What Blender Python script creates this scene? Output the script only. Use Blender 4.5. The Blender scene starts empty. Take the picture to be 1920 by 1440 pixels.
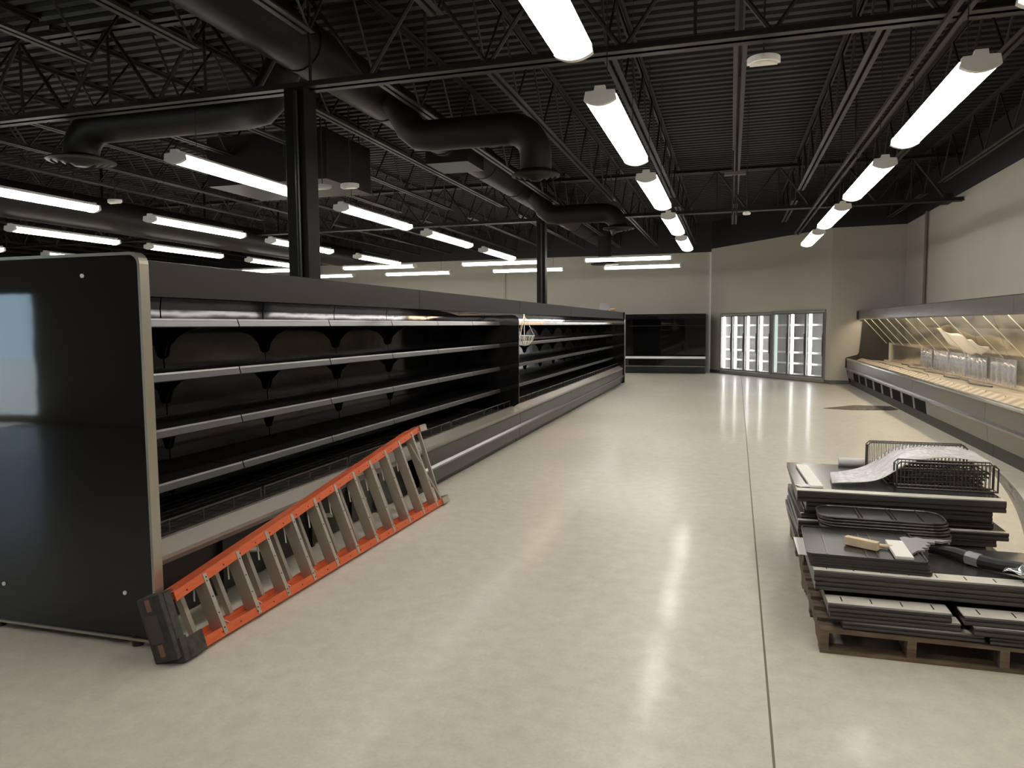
import bpy, bmesh, math, random
from mathutils import Vector, Matrix
random.seed(7)
C = bpy.context.scene
COL = C.collection
pi = math.pi

# ------------------------------------------------------------------ camera, world, exposure
cam_d = bpy.data.cameras.new('camera'); cam = bpy.data.objects.new('camera', cam_d); COL.objects.link(cam)
cam_d.sensor_fit = 'HORIZONTAL'; cam_d.sensor_width = 36.0
cam_d.lens = 1375.7 / 1920.0 * 36.0
cam_d.clip_end = 200
YAW, PIT, ROL = 0.28935, 0.07936, -0.00783
fw0 = Vector((-math.sin(YAW), math.cos(YAW), 0)); rt0 = Vector((math.cos(YAW), math.sin(YAW), 0)); up0 = Vector((0, 0, 1))
fw = fw0*math.cos(PIT) - up0*math.sin(PIT); u0 = up0*math.cos(PIT) + fw0*math.sin(PIT)
rt = rt0*math.cos(ROL) + u0*math.sin(ROL); up = u0*math.cos(ROL) - rt0*math.sin(ROL)
M = Matrix((rt, up, -fw)).transposed().to_4x4(); M.translation = Vector((0, 0, 1.65))
cam.matrix_world = M
C.camera = cam
w = bpy.data.worlds.new('world'); C.world = w; w.use_nodes = True
w.node_tree.nodes['Background'].inputs[0].default_value = (0.62, 0.82, 1.0, 1)
w.node_tree.nodes['Background'].inputs[1].default_value = 7.0
C.view_settings.view_transform = 'Standard'; C.view_settings.look = 'None'
C.view_settings.exposure = 0.0; C.view_settings.gamma = 1.0; C.view_settings.use_curve_mapping = False
sun_d = bpy.data.lights.new('sun', 'SUN'); sun_d.energy = 20.0; sun_d.angle = .01; sun = bpy.data.objects.new('sun', sun_d); COL.objects.link(sun)
sun.rotation_euler = (math.radians(42), 0, math.radians(8)); sun.location = (0, -12, 12)      # daylight on the pavement outside the shop window
LAMP_E = 17.5        # strength of the fluorescent lenses

# ------------------------------------------------------------------ materials
def mat(name, col, rough=0.5, metal=0.0, spec=0.5, emit=None, es=0.0, coat=0.0):
    m = bpy.data.materials.new(name); m.use_nodes = True
    b = m.node_tree.nodes['Principled BSDF']
    b.inputs['Base Color'].default_value = (*col, 1); b.inputs['Roughness'].default_value = rough
    b.inputs['Metallic'].default_value = metal; b.inputs['Specular IOR Level'].default_value = spec
    b.inputs['Coat Weight'].default_value = coat
    if emit: b.inputs['Emission Color'].default_value = (*emit, 1); b.inputs['Emission Strength'].default_value = es
    return m
def noise_mat(m, c1, c2, scale=5, rough=None, bump=0.0, bscale=None, stretch=(1, 1, 1), detail=4):
    nt = m.node_tree; b = nt.nodes['Principled BSDF']
    tc = nt.nodes.new('ShaderNodeTexCoord'); mp = nt.nodes.new('ShaderNodeMapping'); mp.inputs['Scale'].default_value = stretch
    nt.links.new(tc.outputs['Object'], mp.inputs[0])
    n = nt.nodes.new('ShaderNodeTexNoise'); n.inputs['Scale'].default_value = scale; n.inputs['Detail'].default_value = detail
    nt.links.new(mp.outputs[0], n.inputs['Vector'])
    r = nt.nodes.new('ShaderNodeValToRGB'); r.color_ramp.elements[0].position = .3; r.color_ramp.elements[1].position = .7
    r.color_ramp.elements[0].color = (*c1, 1); r.color_ramp.elements[1].color = (*c2, 1)
    nt.links.new(n.outputs[0], r.inputs[0]); nt.links.new(r.outputs[0], b.inputs['Base Color'])
    if rough:
        mr = nt.nodes.new('ShaderNodeMapRange'); mr.inputs[3].default_value = rough[0]; mr.inputs[4].default_value = rough[1]
        nt.links.new(n.outputs[0], mr.inputs[0]); nt.links.new(mr.outputs[0], b.inputs['Roughness'])
    if bump:
        n2 = nt.nodes.new('ShaderNodeTexNoise'); n2.inputs['Scale'].default_value = bscale or scale; n2.inputs['Detail'].default_value = 3
        nt.links.new(mp.outputs[0], n2.inputs['Vector'])
        bp = nt.nodes.new('ShaderNodeBump'); bp.inputs['Strength'].default_value = bump; bp.inputs['Distance'].default_value = .02
        nt.links.new(n2.outputs[0], bp.inputs['Height']); nt.links.new(bp.outputs[0], b.inputs['Normal'])
    return m

m_floor = mat('polished_concrete', (.5, .47, .4), .4, spec=.5, coat=.17)
def floor_nodes():
    nt = m_floor.node_tree; b = nt.nodes['Principled BSDF']; L = nt.links.new
    tc = nt.nodes.new('ShaderNodeTexCoord')
    def noise(s, d=4, r=.5):
        n = nt.nodes.new('ShaderNodeTexNoise'); n.inputs['Scale'].default_value = s; n.inputs['Detail'].default_value = d
        n.inputs['Roughness'].default_value = r; L(tc.outputs['Object'], n.inputs['Vector']); return n
    n1, n2, n3 = noise(.35, 3), noise(9, 6, .65), noise(60, 4, .7)
    def ramp(n, a, ca, bb, cb):
        r = nt.nodes.new('ShaderNodeValToRGB'); r.color_ramp.elements[0].position = a; r.color_ramp.elements[1].position = bb
        r.color_ramp.elements[0].color = (*ca, 1); r.color_ramp.elements[1].color = (*cb, 1); L(n.outputs[0], r.inputs[0]); return r
    r1 = ramp(n1, .35, (.62, .58, .495), .65, (.70, .66, .565))
    r2 = ramp(n2, .3, (.86, .86, .86), .7, (1.03, 1.03, 1.03))
    r3 = ramp(n3, .3, (.93, .93, .93), .7, (1.04, 1.04, 1.04))
    def mul(a, bb):
        x = nt.nodes.new('ShaderNodeMix'); x.data_type = 'RGBA'; x.blend_type = 'MULTIPLY'; x.inputs[0].default_value = 1
        L(a, x.inputs[6]); L(bb, x.inputs[7]); return x.outputs[2]
    L(mul(mul(r1.outputs[0], r2.outputs[0]), r3.outputs[0]), b.inputs['Base Color'])
    mr = nt.nodes.new('ShaderNodeMapRange'); mr.inputs[3].default_value = .07; mr.inputs[4].default_value = .16
    L(n2.outputs[0], mr.inputs[0]); L(mr.outputs[0], b.inputs['Coat Roughness']); b.inputs['Coat IOR'].default_value = 1.4
    nb = noise(5.5, 5, .6); bp = nt.nodes.new('ShaderNodeBump'); bp.inputs['Strength'].default_value = .35; bp.inputs['Distance'].default_value = .006
    L(nb.outputs[0], bp.inputs['Height']); L(bp.outputs[0], b.inputs['Normal']); L(bp.outputs[0], b.inputs['Coat Normal'])
floor_nodes()
m_joint = mat('joint_filler', (.17, .13, .09), .6)
m_wall = noise_mat(mat('greige_paint', (.5, .47, .41), .6), (.47, .44, .385), (.49, .46, .405), 1.2)
m_blackpaint = mat('black_wall_paint', (.014, .014, .016), .7)
m_deck = mat('black_deck_paint', (.012, .011, .011), .6, spec=.3)
m_steel_blk = mat('black_joist_paint', (.026, .022, .018), .5, spec=.35)
m_duct = mat('black_duct_paint', (.013, .011, .009), .5, spec=.25)
m_col = mat('black_column_paint', (.009, .008, .0075), .5, spec=.2)
m_base = mat('dark_baseboard', (.12, .12, .12), .5)
m_gloss = noise_mat(mat('black_gloss_enamel', (.008, .008, .009), .04, spec=.5), (.007, .007, .008), (.010, .0095, .009), 2, bump=.04, bscale=1.4)
m_gloss_in = noise_mat(mat('black_gloss_liner', (.006, .006, .007), .1, spec=.3), (.004, .004, .005), (.006, .006, .007), 2, bump=.22, bscale=1.6)
m_satin = mat('black_satin_enamel', (.013, .012, .012), .35)
m_canopy = mat('charcoal_canopy', (.017, .014, .0115), .45, spec=.35)
m_trim = mat('dull_steel_trim', (.42, .39, .33), .33, metal=.75)
m_rail = mat('price_rail_grey', (.034, .031, .031), .4, metal=.1, spec=.4)
m_raillight = mat('price_rail_lip', (.15, .14, .135), .3, metal=.4)
m_tubrail = mat('putty_front_rail', (.23, .20, .17), .38, metal=.25)
m_tubface = mat('grey_lower_panel', (.034, .030, .028), .32, metal=.1, spec=.4)
m_bump = mat('metal_bumper', (.22, .21, .21), .28, metal=.8)
m_wire = mat('dark_wire', (.075, .068, .06), .35, metal=.4)
m_grate = mat('deck_pan', (.045, .042, .038), .4, metal=.3)
m_white = mat('white_enamel', (.88, .86, .84), .45)
m_lens = mat('lit_lens', (.9, .9, .9), .4, emit=(1.0, .955, .865), es=LAMP_E)
m_caplamp = mat('canopy_lamp', (.9, .9, .9), .4, emit=(1.0, .95, .9), es=18.0)
m_caplampw = mat('warm_case_lamp', (.9, .9, .9), .4, emit=(1.0, .74, .48), es=24.0)
m_warmlamp = mat('warm_canopy_lamp', (.9, .9, .9), .4, emit=(1.0, .84, .58), es=24.0)
m_coolamp = mat('cooler_lamp', (.9, .9, .9), .4, emit=(1.0, .97, .98), es=7.0)
m_orange = noise_mat(mat('orange_fibreglass', (.62, .11, .035), .42), (.60, .10, .03), (.68, .14, .05), 14, stretch=(6, 1, 6))
m_alu = mat('ladder_aluminium', (.52, .47, .41), .38, metal=.6)
m_brace = mat('pale_brace', (.62, .64, .55), .4, metal=.4)
m_rubber = noise_mat(mat('scuffed_black_plastic', (.03, .03, .03), .6), (.018, .018, .018), (.06, .055, .05), 25)
m_pipe = mat('drain_pipe', (.55, .53, .5), .4)
m_film = bpy.data.materials.new('clear_film')
m_shelf = mat('charcoal_shelf', (.05, .046, .044), .38, metal=.4)
m_shelf_lip = mat('shelf_front_lip', (.085, .078, .075), .33, metal=.5)
m_shelf_pale = noise_mat(mat('pale_shelf_band', (.5, .48, .42), .45), (.66, .63, .56), (.80, .77, .69), 7)
m_tray = mat('black_tray', (.03, .028, .026), .36)
m_wood = noise_mat(mat('pallet_wood', (.2, .14, .09), .75), (.085, .058, .038), (.21, .15, .10), 6, stretch=(1, 6, 6), bump=.3)
m_pine = noise_mat(mat('pine_block', (.75, .6, .4), .6), (.72, .55, .36), (.85, .70, .48), 9, stretch=(1, 5, 1))
m_card = mat('white_board', (.92, .90, .86), .6)
m_paper = mat('white_paper', (.8, .78, .78), .6)
m_brown = mat('brown_card', (.35, .2, .12), .7)
m_blackfab = mat('black_sleeve', (.012, .012, .014), .55)
m_silver = mat('silver_wrap', (.7, .72, .78), .18, metal=.8)
m_cgrey = mat('freezer_frame', (.32, .31, .30), .35, metal=.5)
m_cdark = mat('freezer_mullion', (.20, .195, .19), .4, metal=.4)
m_cback = mat('freezer_liner', (.55, .54, .52), .5)
m_cshelf = mat('freezer_shelf', (.8, .78, .76), .4)
m_delif = mat('case_front_grey', (.15, .137, .122), .3, metal=.45)
m_deliv = mat('case_canopy_grey', (.20, .19, .185), .22, metal=.6)
m_delidk = mat('case_kick_dark', (.028, .026, .025), .5)
m_mirror = noise_mat(mat('hazy_steel_liner', (.6, .55, .44), .22, metal=.9), (.44, .41, .34), (.90, .86, .76), 1.6, rough=(.06, .3), bump=.3, bscale=2, stretch=(1, .5, 1.4))
m_delideck = noise_mat(mat('tan_deck', (.5, .43, .34), .45), (.36, .29, .22), (.58, .51, .42), 3)
m_delidark = mat('case_end_liner', (.035, .030, .027), .28)
m_chrome = mat('chrome_rail', (.7, .68, .65), .15, metal=1)
m_sheet = mat('brown_floor_sheet', (.10, .08, .06), .25)

def thin_glass(name, tint, gloss=.5, rough=.02, alpha=.9):
    m = bpy.data.materials.new(name); m.use_nodes = True; nt = m.node_tree; nt.nodes.clear(); L = nt.links.new
    o = nt.nodes.new('ShaderNodeOutputMaterial'); t = nt.nodes.new('ShaderNodeBsdfTransparent'); t.inputs[0].default_value = (*tint, 1)
    g = nt.nodes.new('ShaderNodeBsdfGlossy'); g.inputs['Roughness'].default_value = rough
    lw = nt.nodes.new('ShaderNodeLayerWeight'); pw = nt.nodes.new('ShaderNodeMath'); pw.operation = 'POWER'; pw.inputs[1].default_value = 4.0; L(lw.outputs['Facing'], pw.inputs[0])
    f = nt.nodes.new('ShaderNodeMath'); f.operation = 'MULTIPLY_ADD'; f.inputs[1].default_value = .85; f.inputs[2].default_value = .05; L(pw.outputs[0], f.inputs[0])
    x = nt.nodes.new('ShaderNodeMixShader'); L(f.outputs[0], x.inputs[0]); L(t.outputs[0], x.inputs[1]); L(g.outputs[0], x.inputs[2]); L(x.outputs[0], o.inputs[0])
    return m
m_glass = thin_glass('thin_glass', (.93, .95, .95))
def film(m, alpha, col, bscale, rough=.25):
    m.use_nodes = True; nt = m.node_tree; L = nt.links.new; b = nt.nodes['Principled BSDF']
    b.inputs['Base Color'].default_value = (*col, 1); b.inputs['Roughness'].default_value = rough; b.inputs['Alpha'].default_value = alpha
    tc = nt.nodes.new('ShaderNodeTexCoord'); v = nt.nodes.new('ShaderNodeTexVoronoi'); v.inputs['Scale'].default_value = bscale
    bp = nt.nodes.new('ShaderNodeBump'); bp.inputs['Strength'].default_value = .8; bp.inputs['Distance'].default_value = .01
    L(tc.outputs['Object'], v.inputs['Vector']); L(v.outputs[0], bp.inputs['Height']); L(bp.outputs[0], b.inputs['Normal'])
    return m
film(m_film, .80, (.92, .90, .92), 28)
m_bluefilm = film(bpy.data.materials.new('hazy_plastic'), .5, (.42, .44, .52), 4, .15)

def stripe_mat():
    m = mat('striped_riser', (.4, .33, .25), .5); nt = m.node_tree; L = nt.links.new; b = nt.nodes['Principled BSDF']
    tc = nt.nodes.new('ShaderNodeTexCoord'); wv = nt.nodes.new('ShaderNodeTexWave'); wv.bands_direction = 'Y'; wv.inputs['Scale'].default_value = 1.1
    wv.inputs['Distortion'].default_value = 1.5; wv.inputs['Detail Scale'].default_value = 2
    r = nt.nodes.new('ShaderNodeValToRGB'); r.color_ramp.elements[0].color = (.30, .235, .17, 1); r.color_ramp.elements[1].color = (.52, .45, .34, 1)
    L(tc.outputs['Object'], wv.inputs[0]); L(wv.outputs[0], r.inputs[0]); L(r.outputs[0], b.inputs['Base Color']); return m
m_stripe = stripe_mat()

# ------------------------------------------------------------------ mesh building
class MB:
    def __init__(s): s.v = []; s.f = []; s.mi = []; s.cur = 0
    def slot(s, i): s.cur = i; return s
    def add(s, vs, fs):
        n = len(s.v); s.v += [tuple(v) for v in vs]; s.f += [tuple(i+n for i in f) for f in fs]; s.mi += [s.cur]*len(fs); return s
    def box(s, x0, x1, y0, y1, z0, z1, T=None):
        vs = [(x, y, z) for x in (x0, x1) for y in (y0, y1) for z in (z0, z1)]
        if T: vs = [T @ Vector(v) for v in vs]
        return s.add(vs, [(0, 1, 3, 2), (4, 6, 7, 5), (0, 4, 5, 1), (2, 3, 7, 6), (0, 2, 6, 4), (1, 5, 7, 3)])
    def prism(s, prof, ax, a, b, T=None, closed=True):
        # prof: list of 2D points; ax 'x': (y,z); 'y': (x,z); 'z': (x,y)
        def p3(p, t): return {'x': (t, p[0], p[1]), 'y': (p[0], t, p[1]), 'z': (p[0], p[1], t)}[ax]
        n = len(prof); vs = [p3(p, a) for p in prof] + [p3(p, b) for p in prof]
        if T: vs = [T @ Vector(v) for v in vs]
        fs = [(i, (i+1) % n, n+(i+1) % n, n+i) for i in range(n if closed else n-1)]
        if closed: fs += [tuple(range(n))[::-1], tuple(range(n, 2*n))]
        return s.add(vs, fs)
    def tube(s, p0, p1, r, n=8, r2=None, caps=True):
        p0, p1 = Vector(p0), Vector(p1); d = (p1-p0)
        if d.length < 1e-6: return s
        d.normalize(); a = d.orthogonal().normalized(); b = d.cross(a); r2 = r if r2 is None else r2
        vs = [p0+(a*math.cos(2*pi*i/n)+b*math.sin(2*pi*i/n))*r for i in range(n)] + [p1+(a*math.cos(2*pi*i/n)+b*math.sin(2*pi*i/n))*r2 for i in range(n)]
        fs = [(i, (i+1) % n, n+(i+1) % n, n+i) for i in range(n)]
        if caps: fs += [tuple(range(n))[::-1], tuple(range(n, 2*n))]
        return s.add(vs, fs)
    def path(s, pts, r, n=8):
        pts = [Vector(p) for p in pts]; rings = []; prev = None
        for i, p in enumerate(pts):
            d = (pts[min(i+1, len(pts)-1)] - pts[max(i-1, 0)]).normalized()
            if prev is None: a = d.orthogonal().normalized()
            else: a = (prev - d*prev.dot(d)).normalized()
            prev = a; b = d.cross(a); rr = r[i] if isinstance(r, (list, tuple)) else r
            rings.append([p+(a*math.cos(2*pi*k/n)+b*math.sin(2*pi*k/n))*rr for k in range(n)])
        vs = [v for R_ in rings for v in R_]; fs = []
        for i in range(len(pts)-1):
            for k in range(n): fs.append((i*n+k, i*n+(k+1) % n, (i+1)*n+(k+1) % n, (i+1)*n+k))
        fs += [tuple(range(n))[::-1], tuple(range((len(pts)-1)*n, len(pts)*n))]
        return s.add(vs, fs)
    def lathe(s, prof, c, n=32):
        # prof (r,z) about vertical axis at c
        vs = []; fs = []
        for r, z in prof:
            for k in range(n): vs.append((c[0]+r*math.cos(2*pi*k/n), c[1]+r*math.sin(2*pi*k/n), c[2]+z))
        for i in range(len(prof)-1):
            for k in range(n): fs.append((i*n+k, i*n+(k+1) % n, (i+1)*n+(k+1) % n, (i+1)*n+k))
        return s.add(vs, fs)
    def build(s, name, mats, parent=None, smooth=False, bevel=0, loc=None):
        me = bpy.data.meshes.new(name); me.from_pydata(s.v, [], s.f)
        for m in (mats if isinstance(mats, (list, tuple)) else [mats]): me.materials.append(m)
        for p, i in zip(me.polygons, s.mi): p.material_index = i
        bm = bmesh.new(); bm.from_mesh(me); bmesh.ops.recalc_face_normals(bm, faces=bm.faces); bm.to_mesh(me); bm.free()
        if smooth:
            me.shade_smooth()
            try: me.set_sharp_from_angle(angle=math.radians(35))
            except Exception: pass
        o = bpy.data.objects.new(name, me); COL.objects.link(o)
        if parent is not None: o.parent = parent
        if loc: o.location = loc
        if bevel:
            b = o.modifiers.new('bevel', 'BEVEL'); b.width = bevel; b.segments = 2; b.limit_method = 'ANGLE'
        return o
def thing(name, label, cat, loc=(0, 0, 0), rz=0, group=None):
    o = bpy.data.objects.new(name, None); COL.objects.link(o); o.location = loc; o.rotation_euler = (0, 0, rz)
    o.empty_display_size = .1; return tag(o, label, cat, group)
def tag(o, label, cat, group=None, kind=None):
    o['label'] = label; o['category'] = cat
    if group: o['group'] = group
    if kind: o['kind'] = kind
    return o
def struct(name, mb, m, label=None, **k):
    o = mb.build(name, m, **k); o['kind'] = 'structure'
    if label: o['label'] = label
    return o
def dup(o, loc=None, rz=None, label=None, parent=None, skip=()):
    c = o.copy(); COL.objects.link(c)
    if parent is not None: c.parent = parent
    for ch in list(o.children):
        if ch.name.split('.')[0] not in skip: dup(ch, parent=c)
    if loc is not None: c.location = loc
    if rz is not None: c.rotation_euler = (0, 0, rz)
    if label: c['label'] = label
    return c
ORD = ['nearest', 'second', 'third', 'fourth', 'fifth', 'sixth', 'seventh', 'eighth', 'ninth', 'tenth', 'eleventh', 'twelfth', 'thirteenth', 'fourteenth', 'fifteenth', 'sixteenth', 'seventeenth', 'eighteenth', 'nineteenth', 'twentieth', 'twenty-first', 'twenty-second', 'twenty-third', 'twenty-fourth', 'twenty-fifth', 'twenty-sixth', 'twenty-seventh', 'twenty-eighth']

# ------------------------------------------------------------------ room shell
XL, XR, YF, YB = -30.0, 4.35, -4.0, 26.2
ZP, ZD = 4.18, 5.1     # top of the pale paint, underside of the roof deck
struct('floor', MB().box(XL-.2, XR+.2, YF-.2, YB+.3, -.1, 0), m_floor, 'polished grey-beige concrete floor')
j = MB().box(.155, .165, YF, 26.1, -.02, .0008); j2 = struct('trim_1', j, m_joint, 'brown filled saw-cut joint running up the aisle floor')
j2.rotation_euler = (0, 0, -.0075)
g = MB().box(-40, 30, -30, YF-.2, -.12, -.02); struct('ground', g, mat('pavement', (.5, .5, .48), .8), 'pavement outside the shop window')
def wall2(name, p0, p1, th, zp, z1=5.3, z0=0, holes=None, label=None):
    # wall between plan points, thickness th to the left of p0->p1; pale below zp and black above
    p0, p1 = Vector((*p0, 0)), Vector((*p1, 0)); d = (p1-p0).normalized(); nrm = Vector((-d.y, d.x, 0))*th; L_ = (p1-p0).length
    mb = MB()
    def seg(a, b, za, zb, sl):
        mb.slot(sl); q = [p0+d*a, p0+d*b, p0+d*b+nrm, p0+d*a+nrm]
        mb.add([(v.x, v.y, z) for z in (za, zb) for v in q], [(0, 3, 2, 1), (4, 5, 6, 7), (0, 1, 5, 4), (1, 2, 6, 5), (2, 3, 7, 6), (3, 0, 4, 7)])
    if holes:
        a = 0
        for (h0, h1, hz0, hz1) in holes:
            seg(a, h0, z0, zp, 0)
            if hz0 > 0: seg(h0, h1, 0, hz0, 0)
            seg(h0, h1, hz1, zp, 0); a = h1
        seg(a, L_, z0, zp, 0)
    else: seg(0, L_, z0, zp, 0)
    seg(0, L_, zp, z1, 1)
    return struct(name, mb, [m_wall, m_blackpaint], label)
wall2('wall_back', (XL, YB), (-.66, YB), .2, 4.10, label='pale greige back wall, black above')
wall2('wall_right', (XR, 21.4), (XR, YF), .2, 4.2, label='pale greige right wall, black above')
wall2('wall_left', (XL, YF), (XL, YB), .2, 4.15)
wall2('wall_front', (XR, YF), (XL, YF), .2, 4.15, holes=[(16.05, 21.0, .05, 2.35)])
# angled wall with the freezer doors; s = distance along it
A0 = Vector((-.66, 26.15, 0)); A1 = Vector((2.60, 21.60, 0)); AD = (A1-A0).normalized(); AN = Vector((-AD.y, AD.x, 0))   # AN points away from the room
wa = (A1-A0).length
S0, S1, S2 = .60, 3.20, 5.42    # freezer opening along the wall
wall2('wall_back_angled', A0[:2], A1[:2], .15, 4.2, holes=[(S0, S2, 0, 2.0)], label='pale angled wall around the freezer doors')
wall2('wall_back_right', (2.60, 21.60), (XR, 21.4), .15, 4.2, label='short pale wall behind the open case end')
bb = MB()
def base_seg(p0, p1, h=.1, t=.012):
    p0, p1 = Vector((*p0, 0)), Vector((*p1, 0)); d = (p1-p0).normalized(); n = Vector((d.y, -d.x, 0))*t
    q = [p0, p1, p1+n, p0+n]
    bb.add([(v.x, v.y, z) for z in (0, h) for v in q], [(0, 3, 2, 1), (4, 5, 6, 7), (0, 1, 5, 4), (1, 2, 6, 5), (2, 3, 7, 6), (3, 0, 4, 7)])
base_seg(A0[:2], (A0+AD*(wa))[:2]); base_seg((2.60, 21.6), (XR, 21.4))
struct('baseboard_back', bb, m_base, 'dark vinyl baseboard under the freezer doors')
# front window (behind the camera, mirrored in the gloss end panel)
wf = MB()
for x in (-11.74, -13.3, -14.9, -16.6): wf.box(x-.04, x+.04, YF-.12, YF-.04, .05, 2.35)
wf.box(-16.6, -11.74, YF-.12, YF-.04, 2.27, 2.35); wf.box(-16.6, -11.74, YF-.12, YF-.04, .05, .13)
struct('window_1', wf, m_trim, 'shopfront window frame')
struct('window_2', MB().box(-16.6, -11.74, YF-.09, YF-.08, .05, 2.35), m_glass, 'shopfront glass')
# conduits on walls
struct('trim_2', MB().tube((4.3, 19.2, 1.95), (4.3, 19.2, 4.2), .035), mat('grey_conduit', (.16, .14, .13), .5), 'grey vertical conduit on the right wall')
struct('trim_3', MB().tube((-8.05, 26.15, 0), (-8.05, 26.15, 4.1), .04), m_wall, 'painted conduit on the back wall')
struct('trim_4', MB().box(4.2, 4.35, 17.3, 17.7, 4.12, 4.3), m_blackpaint, 'black bracket at the top of the right wall')

# roof deck: ribs run across the aisle
pr = []; y = YF-.2; k = 0
while y < YB+.3:
    pr += [(y, ZD), (y+.09, ZD), (y+.115, ZD+.045), (y+.175, ZD+.045)]; y += .2
pr += [(y, ZD+.2), (YF-.2, ZD+.2)]
struct('ceiling', MB().prism(pr, 'x', XL-.2, XR+.2), m_deck, 'black ribbed steel roof deck')

# girders across the aisle
GZ0, GZ1 = 4.03, 4.98
def girder(y, label):
    t = thing('roof_girder', label, 'girder', (0, y, 0), group='roof girders')
    for nm, z in (('bottom_chord', GZ0), ('top_chord', GZ1-.09)):
        b = MB()
        for s in (-1, 1):
            b.box(XL, XR, s*.015, s*.10, z, z+.012); b.box(XL, XR, s*.015, s*.027, z, z+.08)
        b.build(nm, m_steel_blk, t)
    web = MB(); x = XL+.3; i = 0
    while x < XR-1.0:
        web.tube((x, 0, GZ0+.04), (x+.62, 0, GZ1-.05), .022, 6); web.tube((x+.62, 0, GZ1-.05), (x+1.25, 0, GZ0+.04), .022, 6)
        web.tube((x+.62, 0, GZ0+.04), (x+.62, 0, GZ1-.05), .016, 6); x += 1.25
    web.build('web', m_steel_blk, t)
    return t
girder(6.7, 'black truss girder crossing the roof above the nearer column')
girder(16.6, 'black truss girder crossing the roof above the farther column')

# open web joists along the aisle
JZ = 4.3
def joist(y0, y1, x):
    t = bpy.data.objects.new('roof_joist', None); COL.objects.link(t); t.location = (x, y0, 0)
    L_ = y1-y0
    top = MB(); bot = MB(); web = MB()
    for s in (-1, 1):
        top.box(s*.012, s*.055, 0, L_, ZD-.012, ZD); top.box(s*.012, s*.02, 0, L_, ZD-.055, ZD)
        bot.box(s*.014, s*.065, .55, L_-.55, JZ, JZ+.01); bot.box(s*.014, s*.022, .55, L_-.55, JZ, JZ+.05)
    n = int((L_-1.1)/1.2); st = (L_-1.1)/n; y_ = .55
    web.tube((0, .05, ZD-.03), (0, .55, JZ+.03), .014, 6); web.tube((0, L_-.05, ZD-.03), (0, L_-.55, JZ+.03), .014, 6)
    for i in range(n):
        web.tube((0, y_, JZ+.03), (0, y_+st/2, ZD-.03), .014, 6); web.tube((0, y_+st/2, ZD-.03), (0, y_+st, JZ+.03), .014, 6); y_ += st
    top.build('top_chord', m_steel_blk, t); bot.build('bottom_chord', m_steel_blk, t); web.build('web', m_steel_blk, t)
    return t
jx = [3.8-1.25*i for i in range(27)]
bays = [(-4.0, 6.62, 'between the camera end and the nearer girder'), (6.78, 16.52, 'between the two girders'), (16.68, 26.15, 'beyond the farther girder')]
for bi, (ya, yb, ph) in enumerate(bays):
    src = {}
    for i, x in enumerate(jx):
        yy = yb
        if bi == 2 and x > -.5: yy = 21.3
        lab = 'black open-web joist %s, %s from the right wall' % (ph, ORD[i])
        if yy not in src: o = src[yy] = joist(ya, yy, x)
        else: o = dup(src[yy], (x, ya, 0))
        tag(o, lab, 'joist', 'open-web roof joists')
# cross bridging + strut over the right lamp row
st = thing('strut_channel', 'black double strut channel above the right-hand row of aisle lamps', 'channel', (1.64, 0, 0))
for s in (-1, 1): MB().box(s*.05-.02, s*.05+.02, YF+.1, 21.2, 4.0, 4.04).build('rail', m_steel_blk, st)
for yy in (-2, 1.5, 5, 8.2, 11.5, 15, 18.4): MB().box(-.1, .1, yy-.04, yy+.04, 4.04, 4.06).tube((0, yy, 4.055), (0, yy, ZD), .008, 6).build('hanger', m_steel_blk, st)
# columns
def column(x, y, w, label):
    t = thing('steel_column', label, 'column', (x, y, 0), group='steel columns')
    MB().box(-w, w, -w, w, 0, GZ0).build('post', m_col, t, bevel=.01)
    MB().box(-w-.05, w+.05, -w-.05, w+.05, 0, .02).build('base_plate', m_col, t)
    MB().tube((w*.3, -w-.03, .1), (w*.3, -w-.03, GZ0-.05), .022).build('conduit', m_satin, t)
    return t
column(-4.2, 6.69, .115, 'thick black steel column rising behind the near end of the long case')
column(-4.2, 16.6, .10, 'slimmer-looking black steel column rising behind the far end of the long case')

# ------------------------------------------------------------------ ducts and diffusers
def elbow(p, r, rad, sx):
    return [(p[0]+sx*rad*math.sin(a), p[1], p[2]-rad+rad*math.cos(a)) for a in [i*pi/16 for i in range(9)]]
t = thing('trunk_duct', 'long black round air duct running above the shelving case', 'duct', (-4.4, 0, 4.62))
MB().tube((0, YF+.1, 0), (0, 26.0, 0), .28, 24).build('duct_body', m_duct, t, smooth=True)
for yy in range(-3, 26, 2): MB().tube((0, yy-.02, 0), (0, yy+.02, 0), .292, 24).build('seam_band', m_duct, t, smooth=True)
MB().box(-.36, .36, 11.2, 12.0, -.36, .2).build('transition_box', m_duct, t)
def branch(y, x1, zc, r, zd, rd, sx, label):
    t = thing('branch_duct', label, 'duct', (0, y, 0), group='branch ducts with round diffusers')
    x0 = -4.4
    xe = x1-sx*.34
    pts = [(x0+sx*.30, 0, 4.50), (x0+sx*.38, 0, 4.36), (x0+sx*.50, 0, zc+.12), (x0+sx*.62, 0, zc+.02), (x0+sx*.8, 0, zc), (xe, 0, zc)] + elbow((xe, 0, zc), r, .34, sx)[1:] + [(x1, 0, zd+.06)]
    MB().path(pts, r, 20).build('duct_body', m_duct, t, smooth=True)
    d = MB().lathe([(r, .06), (r*1.25, .03), (rd, 0), (rd, -.015), (rd*.86, -.03), (rd*.84, -.005), (rd*.66, -.045), (rd*.64, -.012), (rd*.44, -.06), (rd*.42, -.02), (rd*.2, -.07), (.001, -.07)], (x1, 0, zd), 36)
    d.build('diffuser', m_duct, t, smooth=True)
    return t
branch(8.7, -2.27, 4.02, .19, 3.45, .29, 1, 'black branch duct with round diffuser hanging right of the big duct, nearer the camera')
branch(7.2, -7.55, 4.06, .20, 3.68, .38, -1, 'black branch duct with wide round diffuser, left of the nearer column')
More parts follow.
